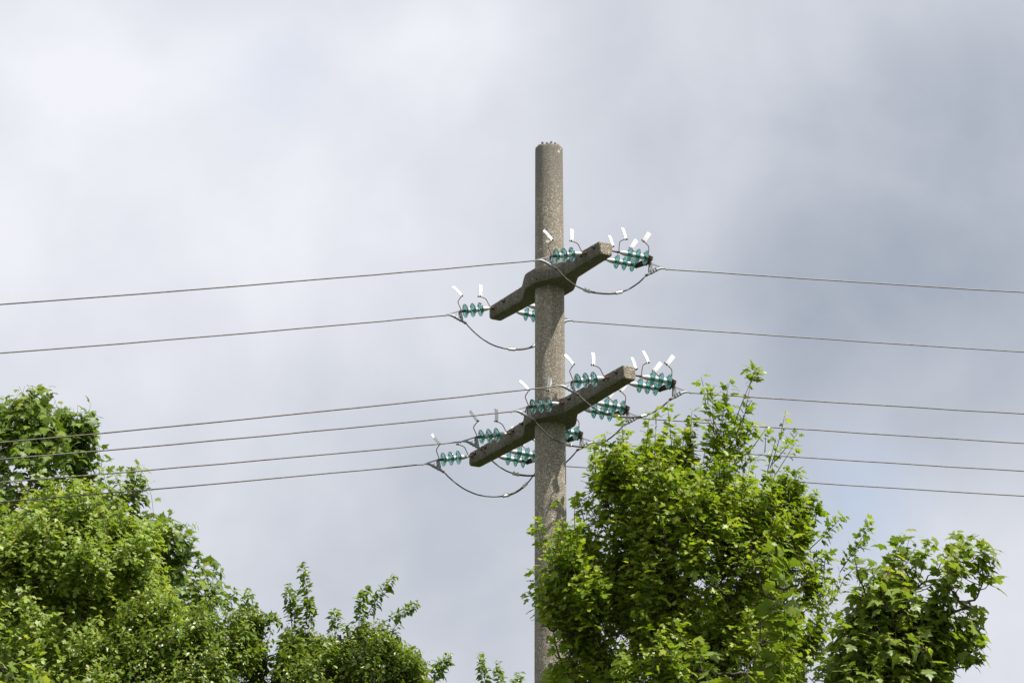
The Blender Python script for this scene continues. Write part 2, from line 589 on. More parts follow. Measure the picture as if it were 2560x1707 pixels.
def make_horn(parent, pts, tag_a, tag_b, y, M, with_tag=True, name='arcing_horn', wide=.0248, bent=0.0):
    pts = [(x, y, z) for x, z in pts]
    mb = MB().tube(rounded(pts, .022), .0058, 8)
    e = Vector(pts[-1])
    d = (Vector(pts[-1]) - Vector(pts[-2])).normalized()
    o = link(name, mb.mesh(name, 'horn_brown'), parent)
    ta, tb = Vector((tag_a[0], y, tag_a[1])), Vector((tag_b[0], y, tag_b[1]))
    nut = MB().tube([e - d * .016, e - d * .006], .0095, 6)
    nut.tube([ta - d * .008, ta + d * .008], .0125, 8)
    link('tip_nut', nut.mesh('tip_nut', 'dark_steel', angle=30), o)
    if with_tag:
        lv = (tb - ta)
        L = lv.length
        lv.normalize()
        want = Vector((math.sin(R(38)) * math.cos(R(26)), -math.cos(R(38)) * math.cos(R(26)), math.sin(R(26))))
        nl = (M.to_3x3().inverted() @ want)
        nl = (nl - lv * nl.dot(lv)).normalized()
        wv = lv.cross(nl).normalized() * wide
        # a folded plastic plate: two leaves around the rod, slightly bowed
        mb = MB()
        K = 6
        for side in (1, -1):
            base = len(mb.v)
            for i in range(K + 1):
                t = i / K
                c = ta + lv * (L * 1.06 * t - .006) + nl * (side * .0035 + .006 * math.sin(math.pi * t)) + nl * bent * t * t
                ww = wv * (1.0 if t > .12 else .86 + t)
                mb.v += [c - ww, c + ww]
            for i in range(K):
                q = base + 2 * i
                mb.f.append((q, q + 1, q + 3, q + 2) if side > 0 else (q + 2, q + 3, q + 1, q))
        h = 2 * (K + 1)
        for i in range(K):
            mb.f.append((2 * i, 2 * i + 2, h + 2 * i + 2, h + 2 * i))
            mb.f.append((2 * i + 3, 2 * i + 1, h + 2 * i + 1, h + 2 * i + 3))
        mb.f.append((1, 0, h, h + 1))
        mb.f.append((h - 2, h - 1, 2 * h - 1, 2 * h - 2))
        link('white_tag', mb.mesh('white_tag', 'white_plastic', angle=50), o)
    return o


def make_units(parent, y, x0=0.0):
    for k, x in enumerate(X_U):
        d = link('glass_disc', ME_DISC, parent)
        d.location = (x + x0, y, 0)
        d.rotation_euler = (random.uniform(0, 6.28), random.uniform(-.02, .02), random.uniform(-.02, .02))
        link('metal_cap', ME_CAPL if k == 0 else ME_CAP, d)
        link('pin', ME_PIN, d)


def make_link(parent, y, x_in, x0=0.0, ext=0.0):
    """rusty eye bolt and shackle between the arm and the first cap"""
    mb = MB()
    mb.tube([(x0 - ext - x_in, y, 0), (x0 + .006, y, 0)], .010, 8)
    mb.tube([(x0 - ext + .002, y, 0), (x0 - ext + .014, y, 0)], .019, 6)
    mb.tube(rounded([(x0 + .045, y - .016, 0), (x0 + .012, y - .016, 0), (x0 + .006, y, 0), (x0 + .012, y + .016, 0), (x0 + .045, y + .016, 0)], .01), .006, 6)
    mb.tube([(x0 + .043, y - .028, 0), (x0 + .043, y + .028, 0)], .008, 8)
    mb.tube([(x0 + .030, y, 0), (x0 + .066, y, 0)], .009, 8)
    link('shackle', mb.mesh('shackle', 'rust', angle=35), parent)


def make_clamp(parent, xp, y=0.0):
    """dead-end clamp: triangular frame, curved wire cradle, u-bolts and pivot"""
    fr = MB()
    body = [(xp + .205, -.032), (xp + .165, -.029), (xp + .130, -.036), (xp + .095, -.056), (xp + .055, -.086), (xp + .010, -.120), (xp - .030, -.150)]
    fr.tube([(x, y, z) for x, z in body], [.006, .011, .015, .0165, .0165, .0165, .014], 10)
    fr.tube([(xp + .205, y, -.032), (xp + .214, y, -.046)], [.008, .006], 6)
    for s in (-1, 1):
        fr.slab([(xp + .012, .010), (xp + .195, -.022), (xp + .195, -.030), (xp + .135, -.026), (xp + .012, -.004)], y + s * .006 - .002, y + s * .006 + .002)
        fr.slab([(xp - .012, .012), (xp + .014, .012), (xp + .012, -.020), (xp + .018, -.104), (xp - .006, -.120), (xp - .012, -.100)], y + s * .013 - .003, y + s * .013 + .003)
    fr.slab([(xp + .016, -.012), (xp + .026, -.010), (xp + .034, -.030), (xp + .030, -.088), (xp + .018, -.098), (xp + .022, -.040)], y - .005, y + .005)
    o = link('tension_clamp', fr.mesh('tension_clamp', 'clamp_grey', angle=40), parent)
    dirv = Vector((body[5][0] - body[3][0], 0, body[5][1] - body[3][1])).normalized()
    for t in (.15, .5, .85):
        q = Vector((body[3][0], y, body[3][1])).lerp(Vector((body[5][0], y, body[5][1])), t)
        ub = MB().tube([q - dirv * .005, q + dirv * .005], .0225, 10)
        up = Vector((-dirv.z, 0, dirv.x))
        for s in (-1, 1):
            ub.tube([q + Vector((0, s * .018, 0)), q + Vector((0, s * .018, 0)) - up * .034], .005, 6)
        link('u_bolt', ub.mesh('u_bolt', 'galvanised', angle=35), o)
    pv = MB().tube([(xp, y - .034, 0), (xp, y + .034, 0)], .0125, 10)
    link('pivot_bolt', pv.mesh('pivot_bolt', 'rust', angle=35), o)
    e = Vector((xp - .030, y, -.150))
    nt = MB().tube([e - dirv * .002, e + dirv * .016], .0175, 6)
    nt.tube([e + Vector((0, -.03, .0)), e + Vector((0, .03, -.004))], .0075, 6)
    link('end_nut', nt.mesh('end_nut', 'rust', angle=35), o)
    return dirv


def string_matrix(A, az, slope, side):
    """X axis points along the string, away from the arm"""
    x = Vector((side * math.cos(az), side * math.sin(az), -slope)).normalized()
    y = Vector((0, 0, 1)).cross(x).normalized()
    z = x.cross(y)
    return Matrix(((x.x, y.x, z.x, A.x), (x.y, y.y, z.y, A.y), (x.z, y.z, z.z, A.z), (0, 0, 0, 1)))


XPIV, XR = 0.445, 0.09
AL, AR_ = R(18.0), R(18.0)
CLAMP = {}


def single_string(key, idx, u, label, slope=.215, tags=(True, True), bent=0.0):
    A = arm_point(key, u, -ARMS[key]['half_w'](u), 0.024)
    M = string_matrix(A, AL, slope, -1)
    root = empty('insulator_string', M)
    tag(root, label, 'insulator', 'single insulator strings')
    make_link(root, 0, .05)
    make_units(root, 0)
    j = lambda: random.uniform(-.006, .006)
    make_horn(root, [(.046, 0), (.080 + j(), .125), (.128, .155), (.182 + j(), .172 + j())], (.150, .168), (.112 + j() * 3, .312 + j()), 0.0, M, tags[0])
    make_horn(root, [(.428, 0), (.452 + j(), .128), (.405, .178), (.372 + j(), .205 + j())], (.388, .198), (.482 + j() * 3, .318 + j()), 0.0, M, tags[1], bent=bent)
    cv = MB().tube([(.392, 0, 0), (.420, 0, 0)], .017, 10)
    cv.tube([(.415, 0, 0), (.436, 0, 0)], .012, 8)
    cv.box((.440, -.012, 0), (.018, 0, 0), (0, .003, 0), (0, 0, .012)).box((.440, .012, 0), (.018, 0, 0), (0, .003, 0), (0, 0, .012))
    link('clevis', cv.mesh('clevis', 'rust', angle=35), root)
    d = make_clamp(root, XPIV)
    CLAMP[(key, idx, 'L')] = (M @ Vector((XPIV + .205, 0, -.032)), M @ Vector((XPIV - .040, 0, -.158)), (M.to_3x3() @ d))
    px = project(M @ Vector((XPIV, 0, 0)))
    print('L', key, idx, [round(float(q), 1) for q in px])
    return root


def double_string(key, idx, u, label, slope=.075, gap=0.145):
    A = arm_point(key, u, ARMS[key]['half_w'](u), 0.035)
    x = Vector((math.cos(AR_), math.sin(AR_), -slope)).normalized()
    M = string_matrix(A, AR_, slope, 1)
    root = empty('insulator_string', M)
    tag(root, label, 'insulator', 'double insulator strings')
    Mi = M.inverted()
    ends = []
    for s in (1, -1):
        Q = Mi @ (A + ARMS[key]['a'] * (s * gap))
        y, x0 = Q.y, Q.x
        j = lambda: random.uniform(-.006, .006)
        x0 += XR
        make_link(root, y, .05, x0, XR)
        make_units(root, y, x0)
        make_horn(root, [(x0 + a1, b1) for a1, b1 in ((.046, 0), (.052 + j(), .138), (.100, .172), (.146 + j(), .192 + j()))], (x0 + .122, .182), (x0 + .060 + j() * 2, .312 + j()), y, M)
        make_horn(root, [(x0 + a1, b1) for a1, b1 in ((.415, 0), (.413 + j(), .146), (.362, .188), (.317 + j(), .214 + j()))], (x0 + .345, .198), (x0 + .415 + j() * 2, .320 + j()), y, M)
        cv = MB().tube([(x0 + .395, y, 0), (x0 + .44, y, 0)], .015, 10)
        link('clevis', cv.mesh('clevis', 'rust', angle=35), root)
        ends.append(Vector((x0 + .43, y, 0)))
    c = (ends[0] + ends[1]) / 2
    ar = (ends[0] - ends[1]).normalized()
    pe = Vector((-ar.y, ar.x, 0))
    if pe.x < 0:
        pe = -pe
    yk = MB()
    poly = [ends[1] - ar * .035 - pe * .012, ends[1] - ar * .03 + pe * .03, c - ar * .03 + pe * .065, c + ar * .03 + pe * .065, ends[0] + ar * .03 + pe * .03, ends[0] + ar * .035 - pe * .012]
    for zz in (-.012, .012):
        bb = len(yk.v)
        for q in poly:
            yk.v.append(q + Vector((0, 0, zz - .006)))
        for q in poly:
            yk.v.append(q + Vector((0, 0, zz + .006)))
        yk.ring_join(bb, bb + 6, 6)
        yk.f.append(tuple(range(bb, bb + 6))[::-1])
        yk.f.append(tuple(range(bb + 6, bb + 12)))
    yo = link('yoke_plate', yk.mesh('yoke_plate', 'dark_steel', angle=30), root)
    for q in (ends[0], ends[1], c + pe * .045):
        nb = MB().tube([q + Vector((0, 0, -.035)), q + Vector((0, 0, .036))], .011, 8)
        nb.tube([q + Vector((0, 0, .018)), q + Vector((0, 0, .030))], .018, 6)
        nb.tube([q + Vector((0, 0, -.030)), q + Vector((0, 0, -.018))], .018, 6)
        link('yoke_bolt', nb.mesh('yoke_bolt', 'rust', angle=30), yo)
    cc = c + pe * .065
    d = make_clamp(root, cc.x + .03, cc.y)
    CLAMP[(key, idx, 'R')] = (M @ (cc + Vector((.03 + .205, 0, -.032))), M @ (cc + Vector((.03 - .040, 0, -.158))), (M.to_3x3() @ d))
    px = project(M @ (cc + Vector((.03, 0, 0))))
    print('R', key, idx, [round(float(q), 1) for q in px])
    return root


random.seed(21)
WHERE = {('upper', 1): 'right end of the upper crossarm', ('upper', 2): 'left end of the upper crossarm', ('lower', 1): 'right end of the lower crossarm', ('lower', 2): 'lower crossarm just right of its collar',
         ('lower', 3): 'lower crossarm just left of its collar', ('lower', 4): 'left end of the lower crossarm'}
UL = {('upper', 1): 1.00, ('upper', 2): -1.19, ('lower', 1): 1.57, ('lower', 2): .51, ('lower', 3): -.83, ('lower', 4): -1.89}
UR = {('upper', 1): 1.04, ('upper', 2): -1.08, ('lower', 1): 1.61, ('lower', 2): .52, ('lower', 3): -.61, ('lower', 4): -1.66}
for (k, i), u in UL.items():
    single_string(k, i, u, 'single teal glass insulator string pulling left from the ' + WHERE[(k, i)], tags=(False, True) if (k, i) == ('lower', 4) else (True, True),
                  bent=.03 if (k, i) in (('lower', 4), ('lower', 3)) else 0.0)
    double_string(k, i, UR[(k, i)], 'double teal glass insulator string pulling right from the ' + WHERE[(k, i)])
    # through bolts of the double string show on the arm's left face
    for s in (-1, 1):
        uu = UR[(k, i)] + s * .145
        hw = ARMS[k]['half_w'](uu)
        lim = 1.27 if k == 'upper' else (1.87 if uu > 0 else 1.95)
        if abs(uu) > lim:
            continue
        e = MB().tube([(uu, -hw + .03, .035), (uu, -hw - .055, .035)], .0075, 8)
        e.tube([(uu, -hw - .012, .035), (uu, -hw - .026, .035)], .016, 6)
        e.box((uu, -hw - .006, .035), (.018, 0, 0), (0, .004, 0), (0, 0, .022))
        bo = link('through_bolt', e.mesh('through_bolt', 'dark_steel', angle=30), ARMS[k]['obj'])


# ------------------------------------------------------------------ jumper loops and overhead wires
def catmull(pts, n=10):
    P = [Vector(p) for p in pts]
    P = [P[0] * 2 - P[1]] + P + [P[-1] * 2 - P[-2]]
    out = []
    for i in range(1, len(P) - 2):
        for k in range(n):
            t = k / n
            a, b_, c_, d_ = P[i - 1], P[i], P[i + 1], P[i + 2]
            out.append(((b_ * 2) + (c_ - a) * t + (a * 2 - b_ * 5 + c_ * 4 - d_) * t * t + (b_ * 3 - a - c_ * 3 + d_) * t ** 3) * .5)
    out.append(P[-2])
    return out


JUMP = {('upper', 1): (.285, .06, .34, .68, .0), ('upper', 2): (.33, .05, .48, .74, .04), ('lower', 1): (.26, .08, .40, .70, .0), ('lower', 2): (.30, .03, .38, .72, .0), ('lower', 3): (.33, .03, .36, .74, .0), ('lower', 4): (.33, .05, .62, .85, .06)}
for (k, i), (sag, lean, c1, c2, skew) in JUMP.items():
    _, s, ds = CLAMP[(k, i, 'L')]
    _, e, de = CLAMP[(k, i, 'R')]
    cv = []
    for q in range(49):
        t = q / 48
        p_ = s.lerp(e, t)
        p_.z -= sag * (1 - abs(2 * t - 1) ** 2.35)
        p_ += Vector((random.uniform(-.0012, .0012) + skew * math.sin(math.pi * t), -lean * math.sin(math.pi * t), random.uniform(-.0012, .0012)))
        cv.append(p_)
    root = empty('jumper_cable', Matrix.Translation(s))
    tag(root, 'drooping jumper cable with metal connectors under the ' + WHERE[(k, i)], 'cable', 'jumper cables')
    loc = [q - s for q in cv]
    na, nb = int(len(loc) * c1), int(len(loc) * c2)
    link('cable', MB().tube(loc[:na + 1], .0085, 8).mesh('cable', 'jumper_black'), root)
    link('cable', MB().tube(loc[na:nb + 1], .0125, 8).mesh('cable', 'jumper_black'), root)
    link('cable', MB().tube(loc[nb:], .0085, 8).mesh('cable', 'jumper_black'), root)
    for n_ in (na, nb):
        d = (loc[n_ + 1] - loc[n_ - 1]).normalized()
        q = loc[n_]
        mb = MB().tube([q - d * .042, q + d * .042], .019, 6)
        sd = d.cross(Vector((0, 0, 1))).normalized()
        mb.tube([q - d * .022 + Vector((0, 0, .0)), q - d * .022 + Vector((0, 0, .030)) + sd * .008], .008, 6)
        mb.tube([q + d * .022, q + d * .022 + Vector((0, 0, .030)) + sd * .008], .008, 6)
        link('connector', mb.mesh('connector', 'connector_alu', angle=30), root)

WIRE_L = {('upper', 1): 762, ('upper', 2): 884, ('lower', 1): 1108, ('lower', 2): 1149.5, ('lower', 3): 1206.5, ('lower', 4): 1255.5}
WIRE_R = {('upper', 1): 731, ('upper', 2): 880, ('lower', 1): 1034.5, ('lower', 2): 1107.5, ('lower', 3): 1177.5, ('lower', 4): 1239.5}
for side, targets, curv, length in (('L', WIRE_L, .0016, 60.0), ('R', WIRE_R, .0008, 70.0)):
    for (k, i), ytgt in targets.items():
        tip, inner, _ = CLAMP[(k, i, side)]
        sg = -1 if side == 'L' else 1
        az = AL if side == 'L' else AR_
        hd = Vector((sg * math.cos(az), sg * math.sin(az), 0))
        xe = 0.0 if side == 'L' else 2560.0
        # distance along the wire at which it leaves the frame, then the slope that puts it at the right height there
        lo, hi = 1.0, 30.0
        for _ in range(50):
            mid = (lo + hi) / 2
            x = project(tip + hd * mid)[0]
            if (x - xe) * sg < 0:
                lo = mid
            else:
                hi = mid
        a_, b_ = -.5, .5
        for _ in range(50):
            m_ = (a_ + b_) / 2
            y = project(tip + hd * lo + Vector((0, 0, -m_ * lo + curv * lo * lo)))[1]
            if y < ytgt:
                a_ = m_
            else:
                b_ = m_
        pts = []
        for q in range(61):
            s_ = length * (q / 60) ** 1.6
            pts.append(hd * s_ + Vector((0, 0, -m_ * s_ + curv * s_ * s_)))
        wob = [Vector((0, 0, random.uniform(-.0025, .0025))) for _ in pts]
        wob[0] = Vector()
        print('wire', side, k, i, 'slope', round(m_, 3))
        o = link('overhead_wire', MB().tube([a1 + b1 for a1, b1 in zip(pts, wob)], .0078, 8).mesh('overhead_wire', 'wire_aluminium'))
        o.location = tip
        tag(o, 'grey overhead wire running off %s from the %s' % ('left' if side == 'L' else 'right', WHERE[(k, i)]), 'wire', 'overhead wires')
# ------------------------------------------------------------------ trees
K_ = 2560.0 / 2352.0


def unp(px, py, Z):
    px, py, Z = np.asarray(px, float), np.asarray(py, float), np.asarray(Z, float)
    d = FWD[None] + RGT[None] * ((px - 1280) / FPX)[:, None] - UPV[None] * ((py - 853.5) / FPX)[:, None]
    return CAM[None] + d * Z[:, None]


def proj(P):
    d = P - CAM[None]
    z = d @ FWD
    return 1280 + FPX * (d @ RGT) / z, 853.5 - FPX * (d @ UPV) / z, z


def norm(a):
    return a / np.maximum(np.linalg.norm(a, axis=-1, keepdims=True), 1e-9)


def vnoise(P, freq, seed):
    """value noise, 0..1"""
    Q = P * freq + seed * 17.31
    I = np.floor(Q).astype(np.int64)
    Fr = Q - I
    Fr = Fr * Fr * (3 - 2 * Fr)
    out = np.zeros(len(P))
    for dx in (0, 1):
        for dy in (0, 1):
            for dz in (0, 1):
                h = ((I[:, 0] + dx) * 73856093) ^ ((I[:, 1] + dy) * 19349663) ^ ((I[:, 2] + dz) * 83492791)
                h = (h ^ (h >> 13)) * 1274126177
                r_ = ((h ^ (h >> 16)) & 0xffff) / 65535.0
                wgt = (Fr[:, 0] if dx else 1 - Fr[:, 0]) * (Fr[:, 1] if dy else 1 - Fr[:, 1]) * (Fr[:, 2] if dz else 1 - Fr[:, 2])
                out += r_ * wgt
    return out


def inside(px, py, poly):
    x0, y0 = poly[:, 0], poly[:, 1]
    x1, y1 = np.roll(x0, -1), np.roll(y0, -1)
    c = np.zeros(len(px), bool)
    for a, b, d, e in zip(x0, y0, x1, y1):
        if b == e:
            continue
        hit = ((b > py) != (e > py)) & (px < (d - a) * (py - b) / (e - b) + a)
        c ^= hit
    return c


def edge_dist(px, py, poly):
    best = np.full(len(px), 1e9)
    P = np.stack([px, py], 1)
    for a, b in zip(poly, np.roll(poly, -1, 0)):
        ab = b - a
        t = np.clip(((P - a) @ ab) / max(ab @ ab, 1e-9), 0, 1)
        best = np.minimum(best, np.linalg.norm(P - (a + t[:, None] * ab), axis=1))
    return best


def kmeans(P, k, rng, it=6):
    C = P[rng.choice(len(P), min(k, len(P)), replace=False)].copy()
    for _ in range(it):
        lab = np.argmin(((P[:, None] - C[None]) ** 2).sum(2), 1)
        for i in range(len(C)):
            m_ = lab == i
            if m_.any():
                C[i] = P[m_].mean(0)
    return C


def leaf_shape(half, droop, fold, var, rng):
    """outline from half points; fan about the middle; returns verts and triangles (unit blade length along +y)"""
    pts = list(half) + [(-x, y) for x, y in half[-2:0:-1]]
    pts = [(x * (1 + rng.uniform(-var, var)), y + rng.uniform(-var, var) * .4 * (0 if abs(x) < 1e-6 else 1)) for x, y in pts]
    cy = .36
    V = [(0.0, cy)] + pts
    out = []
    tw = rng.uniform(-.15, .15)
    for x, y in V:
        r2 = x * x + (y - .2) ** 2
        out.append((x, y, -droop * r2 + fold * abs(x) + tw * x * y))
    n = len(pts)
    tri = [(0, 1 + i, 1 + (i + 1) % n) for i in range(n)]
    return np.array(out), np.array(tri)


NORWAY = [(0, .0), (.15, -.07), (.43, -.03), (.33, .12), (.49, .20), (.64, .40), (.43, .41), (.36, .50), (.21, .45), (.28, .66), (.14, .72), (0, 1.0)]
FIELD = [(0, 0), (.17, -.05), (.40, .04), (.27, .18), (.54, .43), (.38, .50), (.19, .46), (.23, .76), (0, .97)]
PEAR = [(0, 0), (.20, .10), (.31, .34), (.26, .64), (.10, .88), (0, 1.0)]
rs = np.random.default_rng(5)
SHAPES = {'norway': [leaf_shape(NORWAY, .35, .10, .10, rs) for _ in range(3)], 'field': [leaf_shape(FIELD, .28, .18, .12, rs) for _ in range(3)],
          'pear': [leaf_shape(PEAR, .22, .42, .08, rs) for _ in range(3)]}
TREES = []


def bez(a, c, b, n):
    t = np.linspace(0, 1, n)[None, :, None]
    return a[:, None] * (1 - t) ** 2 + c[:, None] * 2 * t * (1 - t) + b[:, None] * t * t


def tubes_mesh(name, L, rad, sides, mat):
    """L: (N, n, 3) polylines, rad: (N, n)"""
    Nn, n, _ = L.shape
    tg = norm(np.gradient(L, axis=1))
    ref = norm(np.random.default_rng(3).normal(size=(Nn, 1, 3)))
    u = norm(np.cross(tg, ref))
    v = np.cross(tg, u)
    ang = np.arange(sides) * 2 * np.pi / sides
    V = L[:, :, None] + rad[:, :, None, None] * (u[:, :, None] * np.cos(ang)[None, None, :, None] + v[:, :, None] * np.sin(ang)[None, None, :, None])
    idx = np.arange(Nn * n * sides).reshape(Nn, n, sides)
    a, b_ = idx[:, :-1], idx[:, 1:]
    F = np.stack([a, np.roll(a, -1, 2), np.roll(b_, -1, 2), b_], -1).reshape(-1, 4)
    return raw_mesh(name, V.reshape(-1, 3), F, mat, True)


def raw_mesh(name, V, F, mat, smooth, tint=None):
    me = bpy.data.meshes.new(name)
    k = F.shape[1]
    me.vertices.add(len(V))
    me.vertices.foreach_set('co', np.ascontiguousarray(V, dtype=np.float32).ravel())
    me.loops.add(F.size)
    me.loops.foreach_set('vertex_index', np.ascontiguousarray(F, dtype=np.int32).ravel())
    me.polygons.add(len(F))
    me.polygons.foreach_set('loop_start', np.arange(0, F.size, k, dtype=np.int32))
    me.polygons.foreach_set('use_smooth', np.full(len(F), smooth, dtype=bool))
    if tint is not None:
        at_ = me.attributes.new('tint', 'FLOAT', 'POINT')
        at_.data.foreach_set('value', np.ascontiguousarray(tint, dtype=np.float32))
    me.update(calc_edges=True)
    me.materials.append(MATS[mat])
    return me


def grow(name, label, cat, outline, Z0, thick, trunk_px, kind, mat, n_twigs, per, size, shoots=(), seed=1, up=.6, twig_len=.42, gaps=.42, group=None, limbs=9, crown_up=.35, tip_gold=.3, trunk_r=.13, extra=(), shell=.55, erode=.2, stem=1.0, clus=6, spread=(.13, .13, .15)):
    rng = np.random.default_rng(seed)
    poly = np.array(outline, float)
    ppm = FPX / Z0
    lo, hi = poly.min(0), poly.max(0)
    # ---- tips of the twigs: inside the crown's outline, spread through a rounded depth
    tips = np.zeros((0, 3))
    base_xy = unp([trunk_px], [1500], [Z0])[0]
    n_cl = max(n_twigs // clus, 8)
    while len(tips) < n_cl:
        px = rng.uniform(lo[0], hi[0], 6000)
        py = rng.uniform(lo[1], hi[1], 6000)
        m_ = inside(px, py, poly)
        px, py = px[m_], py[m_]
        d = edge_dist(px, py, poly)
        out_ = (py > 1770) | (px < -70) | (px > 2630)
        m_ = (d > size * ppm * (erode + .05)) & (~out_ | (rng.random(len(px)) < .22))
        px, py, d = px[m_], py[m_], d[m_]
        dm = np.minimum(d / ppm / thick, 1.0)
        half = thick * np.sqrt(1 - (1 - dm) ** 2) * (.55 + .75 * np.clip((py - lo[1]) / max(1707 - lo[1], 1), 0, 1.2))
        s = rng.uniform(-1, 1, len(px))
        s = np.sign(s) * np.abs(s) ** shell
        P = unp(px, py, Z0 + s * half)
        nz = .7 * vnoise(P, 1.25, seed) + .3 * vnoise(P, 3.0, seed + 3)
        keep = rng.random(len(P)) < np.clip((nz - gaps) * 9 + .5, .04, 1)
        tips = np.concatenate([tips, P[keep]])
    tips = tips[:n_cl]
    tips = np.repeat(tips, clus, 0)
    jit = rng.normal(0, 1, tips.shape) * np.array(spread)[None]
    for _ in range(5):
        px, py, _z = proj(tips + jit)
        bad = ~inside(px, py, poly) | (edge_dist(px, py, poly) < size * ppm * erode)
        jit[bad] = rng.normal(0, .75, (int(bad.sum()), 3)) * np.array(spread)[None]
    jit[bad] *= .1
    tips = tips + jit
    for (x, y, dz, rad, n) in extra:
        q = unp(x + rng.normal(0, rad, n), y + rng.normal(0, rad, n), Z0 + dz + rng.normal(0, .12, n))
        tips = np.concatenate([tips, q])
    top, bot = tips[:, 2].max(), tips[:, 2].min()
    axis = np.array([base_xy[0], base_xy[1], 0.0])
    ap = np.repeat(axis[None], len(tips), 0)
    ap[:, 2] = np.clip(tips[:, 2] - 1.0, bot - .8, top)
    outw = norm(tips - ap)
    dirs = norm(outw * .7 + np.array([0, 0, up])[None] + rng.normal(0, .35, tips.shape))
    tl = twig_len * rng.uniform(.7, 1.3, len(tips))
    tb = tips - dirs * tl[:, None]
    # ---- limbs
    root = empty(name, Matrix.Translation(axis))
    tag(root, label, cat, group)
    zc = bot + (top - bot) * .25
    tp = [Vector((0, 0, -.1)), Vector((.03, .02, zc * .3)), Vector((-.06, .05, zc * .65)), Vector((.02, .0, zc)), Vector((.08, .05, zc + (top - bot) * .3 * stem)), Vector((.05, .1, zc + (top - bot) * .55 * stem))]
    tr_r = [trunk_r * 1.35, trunk_r * 1.05, trunk_r * .9, trunk_r * .75, trunk_r * .42, trunk_r * .16]
    tcurve = catmull(tp, 6)
    rr = np.interp(np.linspace(0, 1, len(tcurve)), np.linspace(0, 1, 6), tr_r)
    link('trunk', MB().tube(tcurve, list(rr), 12).mesh('trunk', 'bark'), root)
    tw = np.array([tuple(q) for q in tcurve]) + axis[None]
    c1 = kmeans(tb, limbs, rng)
    l1 = []
    for q in c1:
        cand = tw[(tw[:, 2] > zc * .75) & (tw[:, 2] < max(q[2] - .15, zc))]
        if not len(cand):
            cand = tw[-8:]
        s = cand[np.argmin(np.linalg.norm(cand - q, axis=1) + .4 * np.abs(cand[:, 2] - (q[2] - 1.0)))]
        mid = s * .45 + q * .55 + np.array([0, 0, -.12 * np.linalg.norm(q - s)]) + rng.normal(0, .06, 3)
        e = q + (q - s) * .25
        ln = bez(s[None], mid[None], e[None], 12)[0]
        ln[1:-1] += rng.normal(0, .018, (10, 3))
        l1.append(ln)
        Lr = np.linspace(trunk_r * .36, .008, 12)
        link('branch', MB().tube([tuple(p - axis) for p in ln], list(Lr), 7).mesh('branch', 'bark'), root)
    l1p = np.concatenate(l1)
    c2 = kmeans(tb, max(limbs * 7, 20), rng, 4)
    S = []
    for q in c2:
        sc_ = np.linalg.norm(l1p - q, axis=1) + np.maximum(l1p[:, 2] - q[2] + .1, 0) * 1.5
        S.append(l1p[np.argmin(sc_)])
    S = np.array(S)
    mid = S * .4 + c2 * .6 - np.array([0, 0, .05])[None] + rng.normal(0, .05, S.shape)
    e2 = c2 + (c2 - S) * .35
    B2 = bez(S, mid, e2, 9)
    B2[:, 1:-1] += rng.normal(0, .012, B2[:, 1:-1].shape)
    r2 = np.linspace(.013, .004, 9)[None] * np.ones((len(B2), 1))
    o = link('side_branches', tubes_mesh('side_branches', B2 - axis[None, None], r2, 5, 'bark'), root)
    o['kind'] = 'stuff'
    B2p = np.concatenate([B2.reshape(-1, 3), l1p])
    At = np.zeros_like(tb)
    for i0 in range(0, len(tb), 400):
        q = tb[i0:i0 + 400]
        dd = np.linalg.norm(B2p[None] - q[:, None], axis=2) + np.maximum(B2p[None, :, 2] - q[:, None, 2], 0)
        At[i0:i0 + 400] = B2p[np.argmin(dd, 1)]
    cpt = tb * .9 + At * .1
    TW = bez(At, cpt, tips, 6)
    tstart = np.full(len(TW), 0.0)
    # leaves start where the twig proper starts
    tlen = np.linalg.norm(At - tb, axis=1)
    tstart = np.clip(tlen / (tlen + tl) * .8, .05, .7)
    npairs = np.full(len(TW), per)
    # ---- the named shoots that stand out of the crown
    sh_pts, sh_n, sh_t0 = [], [], []
    for sh in shoots:
        x0, y0, x1, y1, n = sh[:5]
        t0 = sh[5] if len(sh) > 5 else .15
        dz = sh[6] if len(sh) > 6 else rng.uniform(-.25, .15) * thick
        a, b_ = unp([x0], [y0], [Z0 + dz + rng.uniform(-.1, .1)])[0], unp([x1], [y1], [Z0 + dz])[0]
        c_ = (a + b_) / 2 + rng.normal(0, .03, 3) * np.linalg.norm(b_ - a)
        foot = B2p[np.argmin(np.linalg.norm(B2p - a[None], axis=1) + np.maximum(B2p[:, 2] - a[2] + .1, 0) * 2)]
        sh_pts.append(bez(foot[None], ((foot * .35 + a * .65) - np.array([0, 0, .03]))[None], a[None], 6)[0])
        sh_n.append(min(5, int(np.linalg.norm(foot - a) * 14)))
        sh_t0.append(.2)
        sh_pts.append(bez(a[None], c_[None], b_[None], 6)[0])
        sh_n.append(n)
        sh_t0.append(t0)
    if sh_pts:
        TW = np.concatenate([TW, np.array(sh_pts)])
        npairs = np.concatenate([npairs, (np.array(sh_n) * (2.3 if kind == 'pear' else 1.6)).astype(int)])
        tstart = np.concatenate([tstart, np.array(sh_t0)])
    rt = np.linspace(.0052, .0018, 6)[None] * np.ones((len(TW), 1))
    o = link('twigs', tubes_mesh('twigs', TW - axis[None, None], rt, 4, 'twig_bark'), root)
    o['kind'] = 'stuff'
    # ---- leaves, opposite pairs (maples) or a spiral (pear)
    n_max = int(npairs.max())
    ti, ki = np.meshgrid(np.arange(len(TW)), np.arange(n_max), indexing='ij')
    ok = ki < npairs[:, None]
    ti, ki = ti[ok], ki[ok]
    f = (ki // 2 + .5) / np.maximum(np.ceil(npairs[ti] / 2), 1) if kind != 'pear' else (ki + .5) / npairs[ti]
    t = tstart[ti] + (1 - tstart[ti]) * np.clip(f ** .85 + rng.normal(0, .03, len(ti)), 0, 1)
